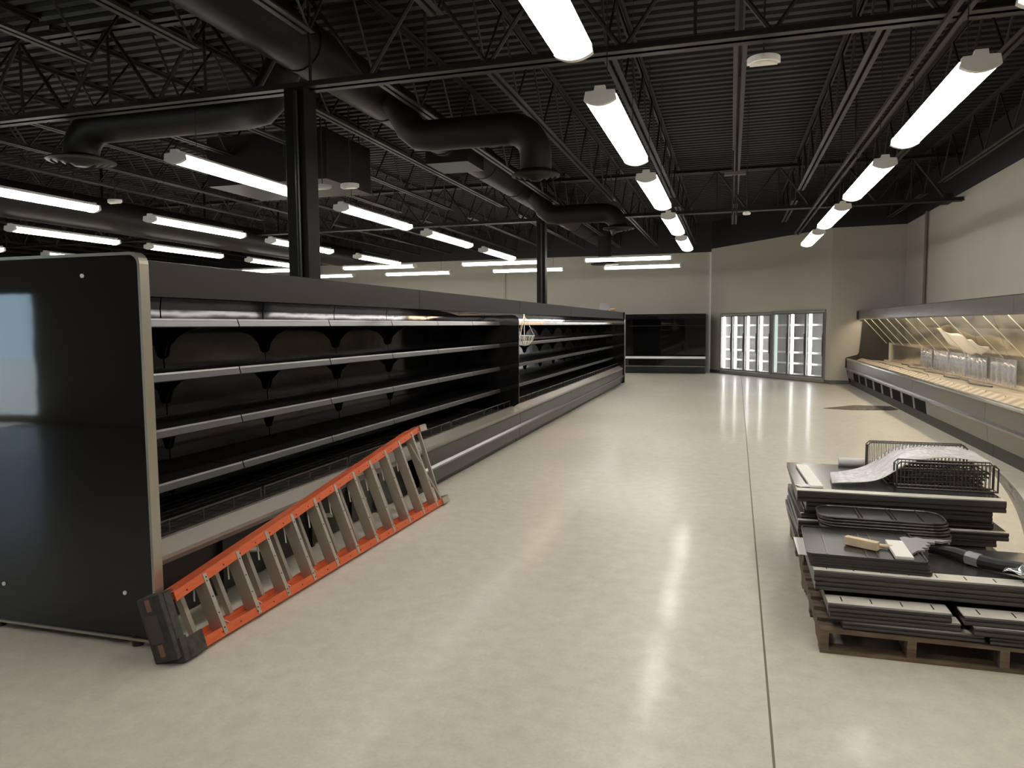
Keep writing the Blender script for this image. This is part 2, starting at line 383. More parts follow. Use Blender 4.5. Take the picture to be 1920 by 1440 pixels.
branch(15.7, -2.3, 4.02, .2, 3.68, .33, 1, 'black branch duct with round diffuser in front of the farther column')
t = thing('branch_duct', 'short black drop with round diffuser near the back wall lamps', 'duct', (-3.67, 22.25, 0), group='branch ducts with round diffusers')
MB().tube((0, 0, 3.55), (0, 0, 4.6), .2, 20).build('duct_body', m_duct, t, smooth=True)
MB().lathe([(.2, .1), (.2, .06), (.42, 0), (.42, -.02), (.3, -.03), (.001, -.04)], (0, 0, 3.49), 28).build('diffuser', m_duct, t, smooth=True)
t = thing('return_duct', 'long black round duct far left under the roof', 'duct', (-12.1, 0, 3.92))
MB().tube((0, 2, 0), (0, 22.5, 0), .33, 24).build('duct_body', m_duct, t, smooth=True)
for yy in range(3, 22, 3): MB().box(-.03, .03, yy-.01, yy+.01, .32, ZD-3.92).build('hanger', m_duct, t)
t = thing('plenum_box', 'large black rectangular air plenum behind the nearer column', 'plenum', (-6.85, 10.6, 0))
MB().box(-1.05, 1.05, -.7, .7, 3.86, 4.6).build('box', m_duct, t)
for sx in (-1, 1):
    for sy in (-1, 1): MB().tube((sx*.9, sy*.6, 4.5), (sx*.9, sy*.6, ZD), .01, 6).build('hanger', m_duct, t)

# ------------------------------------------------------------------ ceiling lamps
def make_lamp(L_=2.34):
    t = bpy.data.objects.new('ceiling_lamp', None); COL.objects.link(t)
    n = 10; hw = .122
    prof = [(-hw+2*hw*i/n, -.026-.040*math.sin(pi*i/n)**.8) for i in range(n+1)]
    lens = [(-hw, .015)] + prof + [(hw, .015)]
    MB().prism([(p[0], p[1]) for p in lens], 'y', .045, L_-.045).build('lens', m_lens, t, smooth=False)
    MB().prism([(-hw+.008, .016), (-.10, .034), (-.04, .036), (-.036, .068), (.036, .068), (.04, .036), (.10, .034), (hw-.008, .016)], 'y', .03, L_-.03).build('housing', m_white, t)
    cap = [(-hw-.005, -.03)] + [(p[0]*1.03, p[1]-.006) for p in prof] + [(hw+.005, -.03), (hw-.008, .036), (.045, .040), (.04, .075), (-.04, .075), (-.045, .040), (-hw+.008, .036)]
    MB().prism(cap, 'y', 0, .045).build('end_cap', m_white, t); MB().prism(cap, 'y', L_-.045, L_).build('end_cap', m_white, t)
    for yy in (.35, L_-.35):
        MB().tube((0, yy, .07), (0, yy, ZD-3.425), .004, 6).build('hanger', m_steel_blk, t)
    return t
LZ = 3.425
lamps = []
def L(x, y, rz, lab): lamps.append((x, y, rz, lab))
for i, y in enumerate((-.8, 2.5, 5.8, 9.05, 12.35, 15.6)):  # first lamp, behind the camera, is unseen and added to light the floor
    L(-1.0, y, 0, ['lit tube lamp above the camera, left row over the aisle', 'big lit lamp cut off by the top edge, left row over the aisle', 'lit lamp over the aisle, left row, nearest whole one', 'lit lamp over the aisle, left row, second whole one', 'lit lamp over the aisle, left row, third whole one', 'lit lamp over the aisle, left row, farthest'][i])
for i, y in enumerate((-.8, 2.5, 5.85, 9.1, 12.3, 15.5)):  # first two lamps are out of view, added to brighten the near floor
    L(1.61, y, 0, ['lit tube lamp above the camera, right row over the aisle', 'lit lamp just past the top right corner, right row', 'lit lamp of the right-hand row, nearest whole one', 'lit lamp of the right-hand row, second whole one', 'lit lamp of the right-hand row, third whole one', 'lit lamp of the right-hand row, farthest, before the pale wall'][i])
L(-5.35, 1.72, 0, 'lit lamp whose end cap peeks in at the left edge above the long duct')
for i, y in enumerate((6.45, 9.85, 13.05, 16.4)):
    L(-5.56, y, 0, 'lit lamp, row just behind the black case, %s' % (['nearest, partly behind the thick column', 'second', 'third', 'farthest'][i]))
for i, y in enumerate((6.45, 9.85, 13.1, 16.75)):
    L(-9.02, y, 0, 'lit lamp, second row beyond the black case, %s' % (['nearest, cut by the left edge', 'second', 'third, crossed by the thick column', 'farthest'][i]))
for i, y in enumerate((6.6, 9.95, 13.15, 16.6)):  # first lamp lies left of the frame, added for its light
    L(-12.1, y, 0, 'lit lamp in the third row beyond the black case, %s along' % (['nearest, left of the frame', 'second', 'third', 'farthest'][i]))
for i, y in enumerate((10.2, 13.6, 17.0)):
    L(-15.5, y, 0, 'lit lamp in the farthest left row, %s along' % (['nearest, tip at the left edge', 'second', 'third'][i]))
for i, x in enumerate((-1.5, -5.05, -8.85, -12.4)):
    L(x, 19.95, pi/2, 'lit lamp hung crosswise, nearer line at the back, %s from the right' % ['first', 'second', 'third', 'fourth'][i])
for i, x in enumerate((-1.45, -5.05, -8.85, -12.4)):
    L(x, 22.8, pi/2, 'lit lamp hung crosswise, line closest to the back wall, %s from the right' % ['first', 'second', 'third', 'fourth'][i])
proto = make_lamp()
for i, (x, y, rz, lab) in enumerate(lamps):
    o = proto if i == 0 else dup(proto)
    o.location = (x, y, LZ); o.rotation_euler = (0, 0, rz); tag(o, lab, 'lamp', 'hanging fluorescent lamps')

# half-round white fittings under the roof
def half_round():
    t = bpy.data.objects.new('emergency_light', None); COL.objects.link(t)
    pts = [(.14*math.cos(a), -.14*math.sin(a)) for a in [i*pi/12 for i in range(13)]]
    MB().prism(pts, 'z', 0, .055).build('body', m_white, t, bevel=.006)
    MB().prism([(p[0]*.82, p[1]*.82-.005) for p in pts], 'z', -.012, 0).build('cover', mat('frosted_cover', (.75, .72, .62), .4), t)
    MB().tube((0, -.02, .055), (0, -.02, ZD-3.9), .008, 6).build('stem', m_steel_blk, t)
    return t
hp = half_round()
for i, (x, y, lab) in enumerate(((.24, 6.95, 'white half-round fitting over the aisle between the two lamp rows'), (-5.62, 9.48, 'white half-round fitting just right of the thick column, left of its pair'),
        (-5.22, 9.55, 'white half-round fitting right of the thick column, right of its pair'), (-10.62, 10.83, 'white half-round fitting beyond the case, above the second lamp row'))):
    o = hp if i == 0 else dup(hp)
    o.location = (x, y, 3.9 if i != 1 and i != 2 else 3.62); tag(o, lab, 'light', 'half-round fittings')
    if i in (1, 2): MB().tube((0, -.02, 1.15), (0, -.02, 1.48), .008, 6).build('stem_extension', m_steel_blk, o)
t = thing('track_drop', 'black twin rod with a cross plate hanging in the roof above the aisle', 'bracket', (.03, 12.0, 0))
b = MB()
for s in (-.03, .03): b.box(s-.01, s+.01, -.01, .01, 3.32, ZD)
b.build('rod', m_steel_blk, t); MB().box(-.16, .16, -.04, .04, 3.93, 3.98).build('cross_plate', mat('grey_plate', (.12, .11, .10), .5), t)
t = thing('smoke_detector', 'small white disc detector hanging right of the twin rod', 'detector', (.21, 12.0, 0))
MB().lathe([(.001, 0), (.05, 0), (.06, .02), (.05, .045), (.001, .045)], (0, 0, 3.32), 20).build('head', m_white, t)
MB().tube((0, 0, 3.36), (0, 0, ZD), .006, 6).build('stem', m_steel_blk, t)

# ------------------------------------------------------------------ long black case on the left
XF, XBK = -2.85, -3.97
U = 3.48; YS = 3.02
SH = (1.70, 1.385, 1.06, .745)
def case_unit(first=False):
    t = bpy.data.objects.new('display_case', None); COL.objects.link(t)
    a, b_ = .004, U-.004
    # outer shell: back, top, floor pan
    s = MB(); s.box(XBK, XBK+.05, a, b_, .08, 1.98); s.box(XBK, -3.0, a, b_, .30, .36); s.box(XBK, -3.05, a, b_, .04, .10)
    s.build('body', m_satin, t)
    MB().prism([(XF, 1.815), (XF, 1.995), (XF-.02, 2.0), (XBK, 2.0), (XBK, 1.92), (XF-.20, 1.90), (XF-.03, 1.885), (XF-.02, 1.815)], 'y', a, b_).build('canopy', m_canopy, t)
    for k in range(3):
        y0 = a+k*U/3; y1 = y0+U/3-.008
        MB().prism([(-3.735, .38), (-3.765, 1.60), (-3.772, 1.78), (-3.76, 1.86), (-3.72, 1.895), (-3.72, 1.9), (-3.8, 1.9), (-3.8, .38)], 'y', y0+.004, y1).build('back_panel', m_gloss_in, t)
    MB().box(-2.975, -2.945, .12, U-.12, 1.828, 1.856).build('canopy_lamp', m_caplamp, t)
    # shelves
    for z in SH:
        for k in range(3):
            y0 = k*U/3+.006; y1 = (k+1)*U/3-.006; xf = -3.15
            sh = MB().box(-3.76, xf-.004, y0, y1, z-.022, z-.012).build('shelf', m_satin, t)
            MB().prism([(xf-.03, z-.01), (xf-.002, z+.002), (xf+.004, z-.006), (xf+.016, z-.04), (xf+.010, z-.046), (xf-.008, z-.012), (xf-.03, z-.02)], 'y', y0, y1).build('price_rail', m_rail, sh)
            MB().prism([(xf-.010, z-.008), (xf-.010, z+.004), (xf+.001, z+.007), (xf+.006, z-.004)], 'y', y0, y1).build('top_lip', m_raillight, sh)
            for yy in (y0+.012, y1-.012):
                MB().prism([(-3.76, z-.022), (-3.22, z-.022), (-3.40, z-.035), (-3.55, z-.065), (-3.65, z-.11), (-3.71, z-.17), (-3.73, z-.24), (-3.76, z-.26)], 'y', yy-.004, yy+.004).build('bracket', m_satin, sh)
    # lower tub
    MB().prism([(-3.77, .42), (-3.77, .44), (-3.0, .46), (-3.0, .44)], 'y', a, b_).build('deck_pan', m_grate, t)
    gr = MB()
    for i in range(9): gr.tube((-3.05-i*.08, a, .463-i*.002), (-3.05-i*.08, b_, .463-i*.002), .003, 4)
    for i in range(24): gr.tube((-3.02, a+.07+i*(U-.14)/23, .468), (-3.72, a+.07+i*(U-.14)/23, .452), .003, 4)
    gr.build('wire_grate', m_wire, t)
    MB().prism([(XF-.015, .40), (XF, .43), (XF-.005, .45), (XF-.10, .505), (XF-.13, .505), (XF-.14, .46), (XF-.12, .43)], 'y', a, b_).build('front_rail', m_tubrail, t)
    for k in range(3):
        w_ = MB(); y0 = k*U/3+.02; y1 = (k+1)*U/3-.02; x_ = -3.0
        for z_ in (.583, .574): w_.tube((x_-(.583-z_), y0, z_), (x_-(.583-z_), y1, z_), .0045, 5)
        w_.tube((x_, y0, .50), (x_, y1, .50), .003, 5)
        for i in range(5):
            yy = y0+i*(y1-y0)/4; w_.tube((x_, yy, .46), (x_, yy, .583), .0045, 5)
        w_.build('wire_fence', m_wire, t)
    return t
cu = case_unit()
def add_front(t):
    MB().prism([(XF-.005, .40), (XF, .25), (XF-.03, .25), (XF-.03, .40)], 'y', .004, U-.004).build('front_panel', m_tubface, t)
    MB().prism([(XF-.02, .205), (XF+.02, .215), (XF+.025, .235), (XF+.005, .255), (XF-.02, .26)], 'y', .004, U-.004).build('bumper', m_bump, t)
    MB().prism([(XF-.005, .205), (XF-.015, .07), (XF-.04, .065), (XF-.035, .205)], 'y', .004, U-.004).build('lower_panel', m_tubface, t)
    MB().box(XF-.09, XF-.07, .01, U-.01, 0, .07).build('kick_plate', m_delidk, t)
units = []
for i in range(5):
    o = dup(cu) if i else cu
    units.append(o)
# fronts are missing on the nearest unit
MB().box(-3.03, -3.01, .01, U-.01, .012, .44).build('inner_kick', m_satin, units[0])  # dark sheet added to stand in for the shade of the open void
for i, y in enumerate((.7, 1.2, 1.7, 2.3, 2.8)): MB().box(-3.0, -2.97, y, y+.03, .012, .40).build('support_bracket', m_satin, units[0])
for y in (1.0, 1.45, 1.9, 2.45, 2.75, 3.05): MB().tube((-3.01, y, .20), (-2.95, y+.06, .19), .018, 8).build('pipe_stub', m_pipe, units[0])
for u in units[1:]: add_front(u)
for ch in units[2].children:
    if ch.name.startswith('canopy_lamp'): ch.data = ch.data.copy(); ch.data.materials[0] = m_caplampw
labs = ['first length of the long black open case, lower front panels off, behind the ladder', 'second length of the long black open case, between the ladder end and the black partition',
        'third length of the long black case, just past the partition, holding the wire basket', 'fourth length of the long black open case', 'last length of the long black open case, at its far end']
for i, u in enumerate(units):
    u.location = (0, YS+i*U, 0); tag(u, labs[i], 'display case', 'lengths of the long black open case')
# near end panel
def rrect(x0, x1, z0, z1, r, n=6):
    p = []
    for (cx, cz, a0) in ((x1-r, z1-r, 0), (x0+r, z1-r, pi/2), (x0+r, z0+r, pi), (x1-r, z0+r, 3*pi/2)):
        for i in range(n+1): p.append((cx+r*math.cos(a0+i*pi/2/n), cz+r*math.sin(a0+i*pi/2/n)))
    return p
MB().prism(rrect(-4.045, -2.815, .045, 2.015, .05), 'y', -.028, -.002).build('end_panel', m_gloss, units[0])
ep = units[0].children[-1]
o1 = rrect(-4.058, -2.80, .032, 2.03, .06); o2 = rrect(-4.045, -2.815, .045, 2.015, .05); n = len(o1)
b = MB(); b.add([(p[0], y, p[1]) for y in (-.04, .02) for p in o1] + [(p[0], y, p[1]) for y in (-.04, .02) for p in o2],
    [(i, (i+1) % n, n+(i+1) % n, n+i) for i in range(n)] + [(2*n+i, 3*n+i, 3*n+(i+1) % n, 2*n+(i+1) % n) for i in range(n)] +
    [(i, 2*n+i, 2*n+(i+1) % n, (i+1) % n) for i in range(n)] + [(n+i, n+(i+1) % n, 3*n+(i+1) % n, 3*n+i) for i in range(n)])
b.build('edge_trim', m_trim, ep)
for (x, z) in ((-3.17, 1.92), (-3.83, .25), (-3.0, .28)):
    MB().tube((x, -.034, z), (x, -.026, z), .011, 12).build('bolt', m_card, ep)
for x in (-2.95, -3.9): MB().tube((x, -.01, 0), (x, -.01, .05), .03, 10).build('foot', m_satin, units[0])
# partition between second and third length
part = [(-3.0, .46)] + [(-2.865, .55), (-2.86, 1.72)] + [(-2.86-.08+.08*math.cos(a), 1.72+.08*math.sin(a)) for a in (pi/8, pi/4, 3*pi/8, pi/2)] + [(-3.78, 1.8), (-3.78, .46)]
MB().prism(part, 'y', U-.022, U-.001).build('partition', m_gloss, units[1])
MB().prism(rrect(XBK, -2.80, .03, 2.0, .05), 'y', U, U+.03).build('end_panel', m_gloss, units[4])
MB().box(-2.815, -2.795, U-.005, U+.036, .05, 1.96).build('edge_trim', m_trim, units[4].children[-1])

# hanging wire basket and things on top of the case
t = thing('hanging_basket', 'round white wire basket hanging by wires inside the black case past the partition', 'basket', (-2.93, 10.5, 0))
b = MB(); n = 16
def ring(b, r, z, rad=.004, c=(0, 0)):
    pts = [(c[0]+r*math.cos(2*pi*i/24), c[1]+r*math.sin(2*pi*i/24), z) for i in range(25)]
    b.path(pts, rad, 5)
ring(b, .15, 1.50, .007); ring(b, .12, 1.42); ring(b, .07, 1.365)
for i in range(n):
    a = 2*pi*i/n; b.path([(.15*math.cos(a), .15*math.sin(a), 1.50), (.12*math.cos(a), .12*math.sin(a), 1.42), (.07*math.cos(a), .07*math.sin(a), 1.365), (0, 0, 1.35)], .004, 5)
b.build('bowl', m_paper, t)
b = MB()
for i in range(3):
    a = 2*pi*i/3+.4; b.tube((.15*math.cos(a), .15*math.sin(a), 1.50), (0, 0, 1.80), .004, 5)
b.tube((0, 0, 1.36), (0, 0, 1.88), .008, 6); b.build('hanger', m_paper, t)
t = tag(MB().prism([(-3.0, 2.0), (-3.30, 2.0), (-3.28, 2.2), (-3.24, 2.215), (-3.05, 2.2)], 'y', 0, .004).build('plastic_bag', film(bpy.data.materials.new('bag_film'), .8, (.75, .7, .72), 20), loc=(.03, 18.9, 0)),
    'translucent white plastic sheet standing on top of the case near its far end', 'sheet')
tag(MB().tube((-2.98, 19.9, 2.05), (-3.3, 20.05, 2.05), .048, 12).build('cardboard_roll', m_brown), 'small brown roll lying on top of the case at its far end', 'roll')

# ------------------------------------------------------------------ stepladder lying on its side
lt = thing('stepladder', 'orange fibreglass stepladder folded and lying on its side against the black case', 'ladder', (-2.585, 2.905, .010))
lt.rotation_euler = (0, 0, -.012)
LN = math.radians(-18)
TL = Matrix.Rotation(LN, 4, 'Y')        # lean the upper rails towards the case
def LP(t_, l, w_): return TL @ Vector((t_, l, w_))
LL = 3.29; W0, W1 = .325, .75
def top_w(l): return W0+(W1-W0)*l/LL
def rail(t0, t1, upper, l0, l1, fl=.05, th=.007, mat_=m_orange, nm='front_rail'):
    b = MB()
    def sec(l):
        if upper:
            w_ = top_w(l)
            return [(t0, w_), (t1, w_), (t1, w_-fl), (t1-th, w_-fl), (t1-th, w_-th), (t0+th, w_-th), (t0+th, w_-fl), (t0, w_-fl)]
        z_ = .03 if t1 < 0 else 0
        return [(t0, z_), (t0, z_+fl), (t0+th, z_+fl), (t0+th, z_+th), (t1-th, z_+th), (t1-th, z_+fl), (t1, z_+fl), (t1, z_)]
    A, B = sec(l0), sec(l1); n = len(A)
    b.add([LP(p[0], l0, p[1]) for p in A]+[LP(p[0], l1, p[1]) for p in B], [(i, (i+1) % n, n+(i+1) % n, n+i) for i in range(n)]+[tuple(range(n))[::-1], tuple(range(n, 2*n))])
    return b.build(nm, mat_, lt)
rail(-.036, .036, False, .04, LL); rail(-.036, .036, True, .04, LL)
rail(-.092, -.042, False, .06, LL-.06, .04, nm='rear_rail'); rail(-.092, -.042, True, .06, LL-.06, .04, nm='rear_rail')
tilt = math.radians(3.6)
for k in range(11):
    l0 = .28+k*.286
    # lower point at (l0, .007); upper point shifted towards the cap
    def pt(t_, dl, f):
        w_ = f*(top_w(l0)-.02); return LP(t_, l0+dl-math.tan(tilt)*w_*1.4, .008+w_)
    b = MB(); th = .004; hl = .038
    sec = [(.038, -hl), (.038, hl), (.034-.0, hl), (.034, -hl+th), (-.034, -hl+th), (-.034, hl), (-.038, hl), (-.038, -hl)]
    # step tread: flat plate across t, flanges along l
    sec = [(.040, 0), (.040, .028), (.036, .028), (.036, .004), (-.036, .004), (-.036, .028), (-.040, .028), (-.040, 0)]
    vs = [pt(p[0], p[1], 0) for p in sec]+[pt(p[0], p[1], 1) for p in sec]; n = len(sec)
    b.add(vs, [(i, (i+1) % n, n+(i+1) % n, n+i) for i in range(n)]+[tuple(range(n))[::-1], tuple(range(n, 2*n))])
    b.build('step', m_alu, lt)
    # rivets
    r_ = MB()
    for f in (.1, .35, .62, .88): r_.tube(pt(.040, .012, f), pt(.043, .012, f), .004, 6)
    r_.build('rivet', m_satin, lt.children[-1])
    # knee brace at the lower rail
    b = MB().tube(LP(.02, l0+.02, .09), LP(.02, l0+.12, .008), .0045, 6); b.tube(LP(-.02, l0+.02, .09), LP(-.02, l0+.12, .008), .0045, 6); b.build('knee_brace', m_brace, lt)
    b = MB(); l1 = l0-.09
    def q(t_, dl, f):
        w_ = f*(top_w(l1)-.02); return LP(t_, l1+dl-math.tan(tilt)*w_*1.4, .008+w_)
    sec = [(-.088, -.014), (-.052, -.014), (-.052, .014), (-.088, .014)]; n = 4
    b.add([q(p[0], p[1], 0) for p in sec]+[q(p[0], p[1], 1) for p in sec], [(i, (i+1) % n, n+(i+1) % n, n+i) for i in range(n)]+[(3, 2, 1, 0), (4, 5, 6, 7)])
    b.build('rear_bar', m_alu, lt)
    if k < 10:
        w_ = top_w(l0)
        MB().tube(LP(-.04, l0-.02, w_-.03), LP(-.05, l0-.045, w_*.62), .005, 6).build('rear_brace', m_brace, lt)
# rivet rows on the rails
rv = MB()
for i in range(22):
    l = .12+i*.148
    rv.tube(LP(.04, l, .025), LP(.0425, l, .025), .0045, 6); rv.tube(LP(.04, l, top_w(l)-.03), LP(.0425, l, top_w(l)-.03), .0045, 6)
rv.build('rail_rivets', m_satin, lt)
# top cap (near end)
cp = MB(); n = 0
def cbox(b, t0, t1, l0, l1, w0, w1):
    vs = [LP(t_, l, w_) for t_ in (t0, t1) for l in (l0, l1) for w_ in (w0, w1)]
    b.add(vs, [(0, 1, 3, 2), (4, 6, 7, 5), (0, 4, 5, 1), (2, 3, 7, 6), (0, 2, 6, 4), (1, 5, 7, 3)]); return b
cbox(cp, -.10, .045, -.065, -.035, -.0+.022, .350); cbox(cp, -.10, -.088, -.035, .035, -.0+.022, .350); cbox(cp, .033, .045, -.035, .015, .022, .350)
cbox(cp, -.10, .045, -.035, .035, .338, .350); cbox(cp, -.10, .045, -.035, .035, .022, .034)
cap = cp.build('top_cap', m_rubber, lt, bevel=.008)
b = MB(); cbox(b, -.05, -.02, -.067, -.064, .28, .34); cbox(b, -.05, -.02, -.067, -.064, .05, .11); b.build('tool_slot', mat('slot_tan', (.25, .13, .08), .6), cap)
b = MB(); cbox(b, -.085, .0, -.0665, -.0645, .12, .26); b.build('label_plate', mat('worn_label', (.075, .05, .045), .55), cap)
b = MB(); cbox(b, .040, .052, .0, .13, -.006, .10); cbox(b, -.03, .052, .0, .13, -.005, .004); cbox(b, .0, .052, -.03, .02, -.006, .115); b.build('corner_guard', m_rubber, lt, bevel=.006)
# feet (far end)
for nm, w_ in (('foot', 0), ('foot', W1)):
    s = 1 if w_ == 0 else -1
    b = MB(); cbox(b, -.045, .05, LL-.02, LL+.10, w_-.004 if s > 0 else w_-.012, w_+.006 if s > 0 else w_+.004); cbox(b, .044, .05, LL-.02, LL+.10, min(w_, w_+s*.055), max(w_, w_+s*.055))
    b.build(nm, m_alu, lt)
    b = MB(); cbox(b, -.045, .05, LL+.10, LL+.115, min(w_, w_+s*.06), max(w_, w_+s*.06)); b.build('foot_pad', m_alu, lt.children[-1])
b = MB(); cbox(b, .005, .035, LL-.03, LL-.01, .03, top_w(LL)-.05); b.build('bottom_brace', m_alu, lt)
b = MB(); b.tube(LP(.03, LL-.01, .05), LP(.03, LL-.28, .62), .008, 6); b.build('diagonal_brace', m_alu, lt)

# ------------------------------------------------------------------ black case on the back wall
YC = 25.2
t = None
def back_case(x0, x1, lab):
    t = thing('wall_case', lab, 'display case', (x0, YC, 0), group='black wall cases'); W = x1-x0-.006
    MB().box(0, W, .78, .95, 0, 2.0).build('body', m_satin, t)
    MB().box(0, W, .70, .74, .55, 1.9).build('back_panel', m_gloss, t)
    MB().prism([(.0, 1.84), (0, 2.0), (.95, 2.0), (.95, 1.93), (.1, 1.88)], 'x', 0, W).build('canopy', m_gloss, t)
    MB().prism([(0, .0), (0, .24), (-.02, .25), (0, .27), (0, .48), (.03, .5), (.78, .5), (.78, 0)], 'x', 0, W).build('tub', m_gloss, t)
    MB().box(0, W, -.012, .02, .50, .575).build('front_rail', m_white, t)  # white rail, its white also carrying the canopy lamp's light on it
    MB().box(0, W, -.022, 0, .225, .26).build('bumper', m_bump, t)
    for x in (0, W-.02): MB().box(x, x+.02, .02, .78, .5, 1.9).build('end_panel', m_gloss, t)
    MB().box(.1, W-.1, .16, .20, 1.85, 1.878).build('canopy_lamp', mat('dim_lamp', (.5, .5, .5), .4, emit=(.9, .93, 1), es=1.2), t)
    MB().box(.02, W-.02, .3, .7, 1.6, 1.61).build('shelf', m_satin, t)
back_case(-3.42, -.78, 'black glossy case against the back wall beside the freezer doors')
back_case(-6.1, -3.42, 'black glossy case against the back wall, hidden behind the long case')

# ------------------------------------------------------------------ freezer doors in the angled wall
FR = Matrix(((AD.x, AN.x, 0, A0.x), (AD.y, AN.y, 0, A0.y), (0, 0, 1, 0), (0, 0, 0, 1)))   # local x along wall, y into the wall
def freezer(s0, s1, nd, ztop, lab):
    t = thing('glass_door_freezer', lab, 'freezer', tuple(A0+AD*s0), math.atan2(AD.y, AD.x), group='glass-door freezers'); W = s1-s0
    dw = W/nd; zb = .12
    b = MB(); b.box(0, W, -.03, .03, 0.02, zb); b.box(0, W, -.03, .03, ztop-.06, ztop); b.box(0, .035, -.03, .03, zb, ztop-.06); b.box(W-.035, W, -.03, .03, zb, ztop-.06)
    b.build('frame', m_cgrey, t)
    b = MB(); b.box(0, W, .75, .78, 0.05, ztop); b.box(0, W, .03, .78, .05, zb); b.box(0, W, .03, .78, ztop-.03, ztop)
    b.box(0, .01, .03, .75, zb, ztop-.03); b.box(W-.01, W, .03, .75, zb, ztop-.03); b.build('cabinet', m_cback, t)
    for i in range(nd):
        a = i*dw+.035 if i == 0 else i*dw+.004; e = (i+1)*dw-(.035 if i == nd-1 else .004)
        d = MB(); z0, z1 = zb+.01, ztop-.07
        d.box(a, a+.035, -.045, -.01, z0, z1); d.box(e-.035, e, -.045, -.01, z0, z1); d.box(a+.035, e-.035, -.045, -.01, z0, z0+.045); d.box(a+.035, e-.035, -.045, -.01, z1-.045, z1)
        do = d.build('door', m_cdark, t)
        MB().box(a+.035, e-.035, -.03, -.026, z0+.045, z1-.045).build('pane', m_glass, do)
        MB().box(e-.032, e-.012, -.07, -.055, .75, 1.35).build('handle', m_cdark, do); hh = do.children[-1]
        lit = not (nd == 3 and i == 0)
        MB().prism(rrect(a+.045, a+.15, z0+.05, z1-.03, .05), 'y', .03, .055).build('light_tube', m_coolamp if lit else mat('dim_cooler_lamp', (.8, .85, .8), .4, emit=(.85, 1, .92), es=.7), t)
        for z in (.48, .80, 1.22, 1.60, .16):
            MB().box(a+.02, e-.01, .16, .7, z, z+.012).build('shelf', m_cshelf, t)
            MB().box(a+.02, e-.01, .145, .16, z-.022, z+.03).build('shelf_lip', m_cshelf, t.children[-1])
    return t
freezer(S0, S1-.004, 4, 2.003, 'four-door glass freezer with bright vertical tubes, left one in the angled wall')
freezer(S1, S2, 3, 2.03, 'three-door glass freezer, right one in the angled wall, one tube dim')
tag(MB().prism(rrect(0, .08, 0, .17, .03), 'y', 0, .02, T=Matrix.Translation((A0+AD*5.22+AN*.3+Vector((0, 0, 1.255))))@Matrix.Rotation(math.atan2(AD.y, AD.x), 4, 'Z')).build('red_tag', mat('red_plastic', (.7, .04, .1), .5)),
    'small red tag standing in the rightmost freezer door', 'tag')

# ------------------------------------------------------------------ right-hand service case
RU = 3.75; RY = 21.45
m_ventd = mat('vent_dark', (.006, .006, .006), .8, spec=.1)
def deli_unit():
    t = bpy.data.objects.new('service_case', None); COL.objects.link(t); a, e = .004, RU-.004
    # local y runs from the camera side (0) to the back (RU)
    MB().prism([(3.10, .12), (3.10, .52), (4.28, .52), (4.28, .12)], 'y', a, e).build('body', m_delidk, t)
    MB().prism([(3.0, .46), (3.0, .66), (3.015, .68), (3.05, .68), (3.05, .46)], 'y', a, e).build('front_panel', m_delif, t)
    MB().prism([(2.985, .675), (2.985, .70), (3.0, .715), (3.045, .715), (3.055, .69), (3.045, .675)], 'y', a, e).build('hand_rail', m_chrome, t)
    MB().prism([(2.99, .40), (2.985, .43), (2.995, .46), (3.03, .46), (3.03, .40)], 'y', a, e).build('bumper', m_deliv, t)
    MB().prism([(3.05, .18), (3.02, .40), (3.06, .40), (3.09, .18)], 'y', a, e).build('lower_panel', m_delif, t)
    MB().box(3.11, 3.14, a, e, 0, .2).build('kick_plate', m_delidk, t)
    MB().prism([(3.05, .60), (3.15, .60), (3.15, .615), (3.05, .615)], 'y', a, e).build('air_trough', m_delidk, t)
    MB().prism([(3.14, .60), (3.145, .615), (3.36, .715), (3.38, .715), (3.38, .68)], 'y', a, e).build('riser', m_stripe, t)
    MB().prism([(3.34, .69), (4.08, .63), (4.08, .60), (3.34, .66)], 'y', a, e).build('deck', m_delideck, t)
    for k in range(3):
        y0 = k*RU/3+.006; y1 = (k+1)*RU/3-.006
        MB().prism([(4.08, .63), (4.06, 1.08), (4.0, 1.16), (3.86, 1.55), (3.76, 1.78), (3.80, 1.795), (4.12, 1.795), (4.12, .63)], 'y', y0, y1).build('back_liner', m_mirror, t)
    MB().prism([(4.12, .1), (4.12, 1.9), (4.3, 1.9), (4.3, .1)], 'y', a, e).build('back', m_delidk, t)
    MB().prism([(3.27, 1.735), (3.25, 1.76), (3.25, 1.965), (3.27, 1.98), (4.3, 1.98), (4.3, 1.80), (3.6, 1.80), (3.30, 1.81), (3.275, 1.735)], 'y', a, e).build('canopy', m_deliv, t)
    MB().box(3.30, 3.345, .12, RU-.12, 1.752, 1.79).build('canopy_lamp', m_warmlamp, t)
    for k in range(4):
        y = .45+k*.95
        MB().tube((3.34, y, 1.735), (3.86, y-.12, 1.12), .006, 6).build('support_rod', m_brace, t)
    for k in range(5):
        y = .38+k*.75
        MB().tube((3.33, y, .69), (3.33, y, .72), .004, 5).build('price_clip', m_wire, t)
    return t
du = deli_unit(); rl = []
for i in range(5):
    o = du if i == 0 else dup(du)
    o.location = (0, RY-RU*(i+1), 0); rl.append(o)
for i, o in enumerate(rl):
    tag(o, ['far end length of the grey open service case, black end panel against the pale wall', 'second length from the far end of the grey service case, dark vents low down',
            'third length from the far end of the grey open service case', 'fourth length of the grey open service case, cut by the right edge of the photo', 'nearest length of the grey open service case, right of the pallets'][i], 'display case', 'lengths of the grey service case')
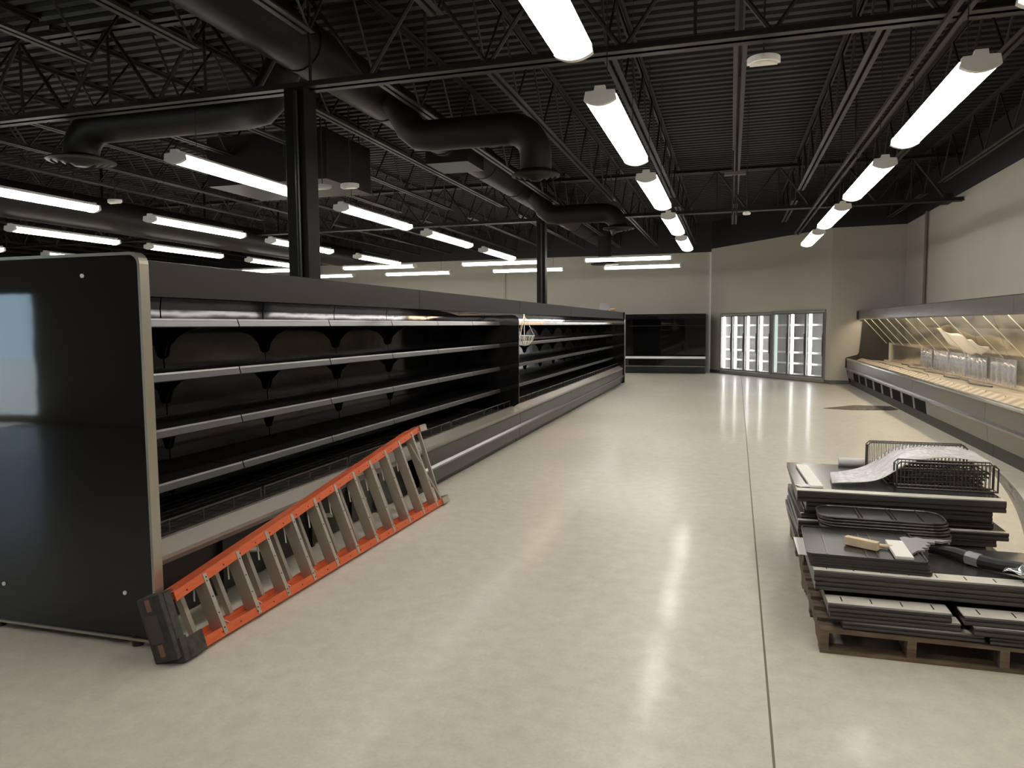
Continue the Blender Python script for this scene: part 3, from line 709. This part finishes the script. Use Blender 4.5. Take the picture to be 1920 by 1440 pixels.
# far end panel
endp = [(3.26, 1.98), (3.22, 1.96), (3.22, 1.76), (3.27, 1.73), (3.37, 1.68), (3.37, 1.60), (3.30, .86), (3.26, .80), (2.99, .73), (2.975, .70), (2.975, .46), (3.0, .42), (3.08, .06), (4.3, .06), (4.3, 1.98)]
MB().prism(endp, 'y', RU, RU+.03).build('end_panel', m_satin, rl[0])
MB().prism([(3.36, 1.79), (3.31, .74), (4.1, .66), (4.1, 1.79)], 'y', RU-.012, RU-.001).build('end_liner', m_delidark, rl[0])
# vents in the lower panel of the second length (three) and the first
for u, ys in ((rl[0], (.10, 1.05, 2.0)), (rl[1], (.12, 1.05, 1.98, 2.90)), (rl[2], (2.97,))):
    for y in ys:
        MB().prism([(3.050, .175), (3.0195, .375), (3.030, .376), (3.06, .176)], 'y', y, y+.74).build('vent', m_ventd, u)
# plastic panels hanging at the back of the case
for i, (y0, y1) in enumerate(((13.6, 14.7), (14.75, 15.8), (15.85, 16.9), (17.0, 18.0), (12.3, 13.5))):
    b = MB(); n = 14
    vs = []; fs = []
    for k in range(n+1):
        y = y0+(y1-y0)*k/n; dx = .012*math.sin(k*2.1+i)+.01*random.random()
        vs += [(4.0+dx, y, .69), (4.0+dx*.5, y, 1.09)]
    for k in range(n): fs.append((2*k, 2*k+1, 2*k+3, 2*k+2))
    b.add(vs, fs); o = b.build('film_curtain', m_bluefilm, smooth=True)
    sm = o.modifiers.new('s', 'SOLIDIFY'); sm.thickness = .004
    tag(o, 'hazy plastic curtain hung at the back of the grey case, %s from the far end' % ORD[(3, 2, 1, 0, 4)[i]].replace('nearest', 'first'), 'plastic curtain', 'hazy plastic curtains in the service case')
# crumpled plastic sheet leaning in the case
def drape(name, fn, nu, nv, m, thick=.003):
    vs = []; fs = []
    for i in range(nu+1):
        for k in range(nv+1): vs.append(fn(i/nu, k/nv))
    for i in range(nu):
        for k in range(nv): fs.append((i*(nv+1)+k, i*(nv+1)+k+1, (i+1)*(nv+1)+k+1, (i+1)*(nv+1)+k))
    o = MB().add(vs, fs).build(name, m, smooth=True); s = o.modifiers.new('s', 'SOLIDIFY'); s.thickness = thick
    return o
def f1(u, v):
    y = 16.0-3.1*u; x = 3.92-.10*v-.04*math.sin(u*9); z = 1.56-.30*u-(.10+.20*math.sin(pi*min(1, u*1.1)))*(1-v)+.02*math.sin(u*21+v*5)
    return (x, y, z)
tag(drape('plastic_sheet', f1, 24, 8, film(bpy.data.materials.new('white_sheet'), .9, (.8, .74, .66), 3, .35)), 'crumpled white plastic sheet leaning inside the grey case under its canopy', 'sheet')
# black cable lying on the deck
def sag(p0, p1, n=14, wob=.03):
    p0, p1 = Vector(p0), Vector(p1); return [p0.lerp(p1, i/n)+Vector((wob*math.sin(i*1.3), 0, 0)) for i in range(n+1)]
tag(MB().path(sag((3.95, 19.5, .66), (3.7, 12.5, .685), 20, .07), .014, 6).build('cable', m_satin), 'black cable lying along the deck of the grey case', 'cable')
tag(MB().path(sag((3.42, 20.9, .70), (3.45, 14.8, .70), 18, .03), .016, 6).build('cable', m_satin), 'black cable lying behind the striped riser of the grey case', 'cable')
# dark sheet on the floor by the case
tag(MB().prism([(1.75, 15.30), (2.2, 15.12), (2.9, 15.2), (3.08, 15.35), (3.05, 15.95), (2.4, 16.0)], 'z', .001, .006).build('floor_sheet', m_sheet), 'dark brown sheet lying flat on the floor beside the grey case', 'sheet')

# ------------------------------------------------------------------ pallets of dismantled shelving
def pallet(x, y, w, d, lab, rz=0):
    t = thing('wooden_pallet', lab, 'pallet', (x, y, 0), rz)
    for k in range(4):
        xs = k*(w-.04)/3
        MB().prism([(0, .018), (0, .105), (d, .105), (d, .018), (d-.2, .018), (d-.25, .055), (d-.45, .055), (d-.5, .018), (.5, .018), (.45, .055), (.25, .055), (.2, .018)], 'x', xs, xs+.04).build('stringer', m_wood, t)
    for k in range(7):
        y0 = k*(d-.09)/6; MB().box(0, w, y0, y0+.09, .105, .122).build('deck_board', m_wood, t)
    for y0 in (0, d/2-.045, d-.09): MB().box(0, w, y0, y0+.09, 0, .018).build('bottom_board', m_wood, t)
    return t
pallet(.455, 3.86, 1.22, 1.02, 'wooden pallet under the nearer stack of dismantled shelves')
pallet(.47, 4.98, 1.15, 1.05, 'wooden pallet under the farther stack of dismantled shelves')

def shelf_pan(x, y, z, w, d, rz, lab, lip=.055, pale=.05, slots=3, group='dismantled metal shelves', top=m_shelf, mats=None):
    # z = underside of lip; front edge at local y=0
    t = thing('metal_shelf', lab, 'shelf', (x, y, z), rz, group)
    MB().box(0, w, pale, d, lip-.012, lip-.002).build('plate', top, t)
    b = MB(); b.box(0, w, 0, pale, lip-.008, lip); b.build('front_band', m_shelf_pale, t)
    bb_ = t.children[-1]
    if slots:
        s = MB()
        for k in range(slots):
            xx = w*(k+.5)/slots; s.box(xx-.003, xx+.003, pale*.3, pale*.8, lip-.001, lip+.0012)
        s.build('slot', m_blackfab, bb_)
    MB().prism([(.0, 0), (-.006, .008), (-.006, .02), (.002, .024), (.002, .03), (-.006, .034), (-.006, lip-.006), (0, lip), (.012, lip-.008), (.012, 0)], 'x', 0, w).build('front_lip', m_shelf_lip, t)
    MB().prism([(0.012, lip-.012), (d, lip-.012), (d, max(.001, lip-.035)), (.012, 0.001)], 'x', 0, .004).build('side_flange', m_shelf, t)
    MB().prism([(0.012, lip-.012), (d, lip-.012), (d, max(.001, lip-.035)), (.012, 0.001)], 'x', w-.004, w).build('side_flange', m_shelf, t)
    return t
# near pallet, left column low
shelf_pan(.56, 3.885, .123, .62, .55, -.008, 'charcoal shelf, lowest of the near stack, resting on the pallet boards', .042, .05, 0)
shelf_pan(.50, 3.885, .166, .58, .55, .0, 'charcoal shelf with pale band, second lowest of the near stack, left half', .042, .085, 4)
shelf_pan(.49, 3.88, .209, .55, .55, .004, 'charcoal shelf with pale slotted band, third up in the near stack, left half', .045, .12, 4)
shelf_pan(1.20, 3.87, .123, .54, .55, 0, 'charcoal shelf resting on the pallet, lowest at the right of the near stack', .042, .05, 0)
shelf_pan(1.13, 3.86, .166, .57, .55, -.006, 'charcoal shelf with pale slotted front, second lowest at the right of the near stack', .042, .11, 4)
shelf_pan(1.09, 3.87, .209, .60, .55, .004, 'charcoal shelf with pale slotted band, third up at the right of the near stack', .045, .12, 4)
shelf_pan(.45, 4.06, .256, 1.2, .50, 0, 'wide dark shelf set back in the middle of the near stack', .022, .03, 0)
topm = mat('brushed_shelf_top', (.13, .125, .12), .22, metal=.7)
shelf_pan(.438, 3.985, .280, 1.27, .58, 0, 'wide charcoal shelf, second from the top of the near stack', .05, .05, 0)
shelf_pan(.430, 3.97, .332, 1.27, .60, -.002, 'wide shelf topping the near stack, pale front band, shiny dark top', .056, .10, 10, top=topm)
tag(MB().box(.375, .52, 4.22, 4.56, .3865, .3885).build('white_card', m_card), 'white card sticking out at the left from under the black trays', 'card')
# black trays
def tray(x, y, z, rz, lab):
    t = thing('black_tray', lab, 'tray', (x, y, z), rz, 'black trays on the near stack'); w_, d_ = .57, .56
    o = rrect(0, w_, 0, d_, .03)
    MB().prism(o, 'z', 0, .005).build('base', m_tray, t)
    r_ = MB(); i2 = rrect(.008, w_-.008, .008, d_-.008, .026); n = len(o)
    r_.add([(p[0], p[1], zz) for zz in (.005, .013) for p in o]+[(p[0], p[1], zz) for zz in (.005, .013) for p in i2],
        [(i, (i+1) % n, n+(i+1) % n, n+i) for i in range(n)]+[(2*n+i, 3*n+i, 3*n+(i+1) % n, 2*n+(i+1) % n) for i in range(n)]+[(n+i, n+(i+1) % n, 3*n+(i+1) % n, 3*n+i) for i in range(n)])
    r_.build('rim', m_tray, t)
    rb = MB()
    for xx in (.10, .29, .345, .50, .545): rb.box(xx, xx+.006, .03, d_-.03, .005, .009)
    rb.build('rib', m_shelf_lip, t)
    return t
for k in range(5):
    tray(.415-.004*k, 4.02+.003*k, .389+k*.0135, -.04+.006*(k % 3), 'black ribbed tray on the near stack, %s of its pile' % ['bottom one', 'second from the bottom', 'middle one', 'second from the top', 'top one, wood block on it'][k])
TZ = .389+4*.0135+.006
tag(MB().box(-.085, .085, -.02, .02, 0, .045).build('wood_block', m_pine, bevel=.003), 'pale pine block lying on the black trays', 'block')
o = bpy.data.objects['wood_block']; o.location = (.69, 4.22, TZ+.004); o.rotation_euler = (0, 0, -.55)
tag(MB().tube((0, 0, 0), (.10, -.015, 0), .011, 10).build('wood_dowel', m_pine), 'short wooden dowel beside the pine block on the trays', 'dowel')
o = bpy.data.objects['wood_dowel']; o.location = (.74, 4.24, TZ+.015)
tag(MB().box(-.042, .042, -.15, .15, 0, .018).build('white_board', m_card, bevel=.002), 'white rectangular board lying on the black trays beside the grey bracket', 'board')
o = bpy.data.objects['white_board']; o.location = (.865, 4.19, TZ+.004); o.rotation_euler = (0, 0, -.02)
br = [(0, 0), (0, .30), (.03, .33), (.06, .31), (.09, .33), (.12, .31), (.26, .32), (.20, .27), (.17, .28), (.16, .24), (.12, .25), (.13, .2), (.1, .18), (.11, .14), (.07, .13), (.08, .09), (.04, .07)]
tag(MB().prism(br, 'z', .0, .012).build('toothed_bracket', mat('grey_bracket', (.38, .37, .38), .4, metal=.4)), 'grey toothed metal bracket beside the white board on the trays', 'bracket')
bpy.data.objects['toothed_bracket'].location = (.912, 4.12, TZ+.004)
# black sleeve lying on the right of the near stack
t = thing('black_sleeve', 'crumpled black plastic sleeve with pale band lying on the near stack at right', 'sleeve', (1.06, 4.42, .389), -.75)
rr = [.018, .028, .032, .034, .034, .032, .034, .036, .038, .038, .034, .022]
pts = [(i*.07, .02*math.sin(i*1.2), rr[i]+.001) for i in range(12)]
MB().path(pts, rr, 10).build('sleeve', m_blackfab, t, smooth=True)
MB().path(pts[3:5], .037, 10).build('band', m_silver, t, smooth=True)
tag(drape('silver_wrap', lambda u, v: (1.30+.24*u+.1*v, 4.06-.12*u+.13*v, .425+.055*math.sin(pi*u)*math.sin(pi*v)+.012*math.sin(13*u+7*v)), 12, 8, m_silver), 'shiny crumpled silver wrap at the right end of the near stack', 'wrap')

# stack of long curved black shelf liners between the pallets
for k in range(7):
    t = thing('wire_shelf_liner', 'long black rounded liner piled between the two shelf stacks, %s' % ['lowest', 'second from the bottom', 'third from the bottom', 'middle one', 'third from the top', 'second from the top', 'topmost'][k], 'liner', (.545+.006*(k % 2)-.004*k, 4.595+.002*k, .403+k*.0165), -.02+.004*(k % 3), 'black rounded liners')
    o = rrect(0, .68, 0, .29, .09); w_, d_ = .68, .29
    MB().prism(o, 'z', 0, .004).build('sheet', m_tray, t)
    b = MB(); b.path([(p[0], p[1], .008) for p in o+[o[0]]], .0072, 6); b.build('rolled_edge', m_shelf_lip, t)
    c = MB()
    for xx in (.22, .24, .40, .42, .56): c.tube((xx, -.006, .009), (xx, d_, .009), .005, 5)
    c.build('cross_bar', m_wire, t)
# far stack of shelves, supports the liners too
fs_ = [(.47, 4.93, .122, 1.13, .95, 0, 'wide dark shelf, lowest on the farther pallet', .05, .05, 0),
       (.45, 4.92, .173, 1.10, .95, .01, 'wide dark shelf, second from the bottom on the farther stack', .05, .05, 0),
       (.42, 4.90, .224, 1.14, .98, -.01, 'dark shelf showing at the left of the farther stack, third up', .05, .04, 0),
       (.44, 4.93, .275, 1.05, .95, .02, 'black shelf, fourth up on the farther stack', .04, .03, 0),
       (.43, 4.90, .316, 1.10, .95, .0, 'black shelf, fifth up on the farther stack', .04, .03, 0),
       (.43, 4.90, .357, 1.16, .97, -.005, 'long grey-fronted shelf jutting right in the middle of the farther stack', .05, .04, 0),
       (.45, 4.95, .408, 1.08, .92, .015, 'black shelf set back above the jutting one in the farther stack', .03, .03, 0),
       (.47, 4.96, .439, 1.05, .92, .005, 'black shelf set back, third from the top of the farther stack', .03, .03, 0),
       (.475, 4.91, .470, 1.03, .95, -.004, 'shelf with pale slotted front band, second from the top of the farther stack', .055, .10, 5),
       (.42, 4.90, .526, 1.15, .99, -.006, 'wide shelf topping the farther stack, pale band, wire racks on it', .072, .08, 0)]
for a in fs_: shelf_pan(a[0], a[1], a[2], a[3], a[4], a[5], a[6], a[7], a[8], a[9], top=topm if a is fs_[-1] else m_shelf)
# liners rest on a low pile
for k in range(4):
    shelf_pan(.55, 4.61, .122+.0*k+k*.07, .66, .27, 0, 'short black shelf under the rounded liners, %s' % ['lowest', 'second', 'third', 'uppermost'][k], .07, .03, 0)
PZ = .526+.072
def put(o, loc, rz=0): o.location = loc; o.rotation_euler = (0, 0, rz); return o
put(tag(MB().box(-.04, .04, -.37, .37, 0, .016).build('white_strip', m_card, bevel=.002), 'long white board strip lying across the left of the farther stack', 'strip'), (.53, 5.36, PZ+.001), .04)
put(tag(MB().box(-.04, .04, -.04, .04, 0, .002).build('paper_label', m_paper), 'small white paper label on the front left corner of the farther stack', 'paper'), (.47, 5.04, PZ+.001), .3)
put(tag(MB().tube((-.2, 0, .03), (.2, 0, .03), .03, 12).build('white_tube', m_paper, smooth=True), 'white glossy tube lying at the back of the farther stack', 'tube'), (.98, 5.83, PZ), -.05)
# wire racks
def wire_rack(w_, h, d_, lab, loc, rz=0, n=26, rx=0, m=m_wire, r=.0035):
    t = thing('wire_rack', lab, 'rack', loc, rz, 'black wire racks'); t.rotation_euler = (rx, 0, rz)
    f_ = MB()
    for yy in (0, d_):
        f_.path([(0, yy, 0), (0, yy, h-.02), (.02, yy, h), (w_-.02, yy, h), (w_, yy, h-.02), (w_, yy, 0)], r*1.5, 6)
    f_.tube((0, 0, .004), (w_, 0, .004), r*1.5, 6); f_.tube((0, d_, .004), (w_, d_, .004), r*1.5, 6)
    for xx in (0, w_): f_.tube((xx, 0, h-.02), (xx, d_, h-.02), r, 5); f_.tube((xx, 0, .004), (xx, d_, .004), r, 5)
    f_.build('frame', m, t)
    b = MB()
    for i in range(1, n):
        x_ = w_*i/n; b.path([(x_, 0, h), (x_, 0, .004), (x_, d_, .004), (x_, d_, h)], r*.8, 4)
    b.build('wires', m, t)
    return t
wire_rack(.56, .17, .10, 'tall black wire rack standing at the front of the farther stack', (1.03, 5.12, PZ), -.02)
for k in range(5):
    wire_rack(.54, .019, .30, 'flat black wire rack nested in the pile on the farther stack, %s' % ['lowest', 'second up', 'third up', 'fourth up', 'uppermost'][k], (1.0+.012*k, 5.24+.01*(k % 2), PZ+.001+k*.022), .03*(k % 3)-.02, n=22)
wire_rack(.62, .20, .07, 'upright black wire rack at the very back of the farther stack, seen against the floor', (.95, 5.68, PZ+.005), -.02, n=28)
# bubble wrap
def fbw(u, v):
    # u along the length from left front to right, v from front to back
    x = .64+1.42*u-.20*max(0, (u-.75)/.25)**2+.03*v; w_ = .16+.62*math.sin(pi*min(1, .12+u*.8))**.8
    y = 5.03+.33*math.exp(-((u-.52)/.27)**2)*1.0+.10*u + w_*v*.8
    h = .030+.170*math.exp(-((u-.50)/.25)**4)*(.95-.20*(2*v-1)**2)
    if u > .70: h -= .615*((u-.70)/.30)**1.7
    h = max(h, -.594)
    return (x, y, PZ+h+.010*math.sin(19*u+6*v)*math.sin(9*v+3)+.006*math.sin(31*v+13*u))
tag(drape('bubble_wrap', fbw, 48, 20, m_film), 'translucent white bubble wrap draped over the farther stack behind the wire racks', 'bubble wrap')
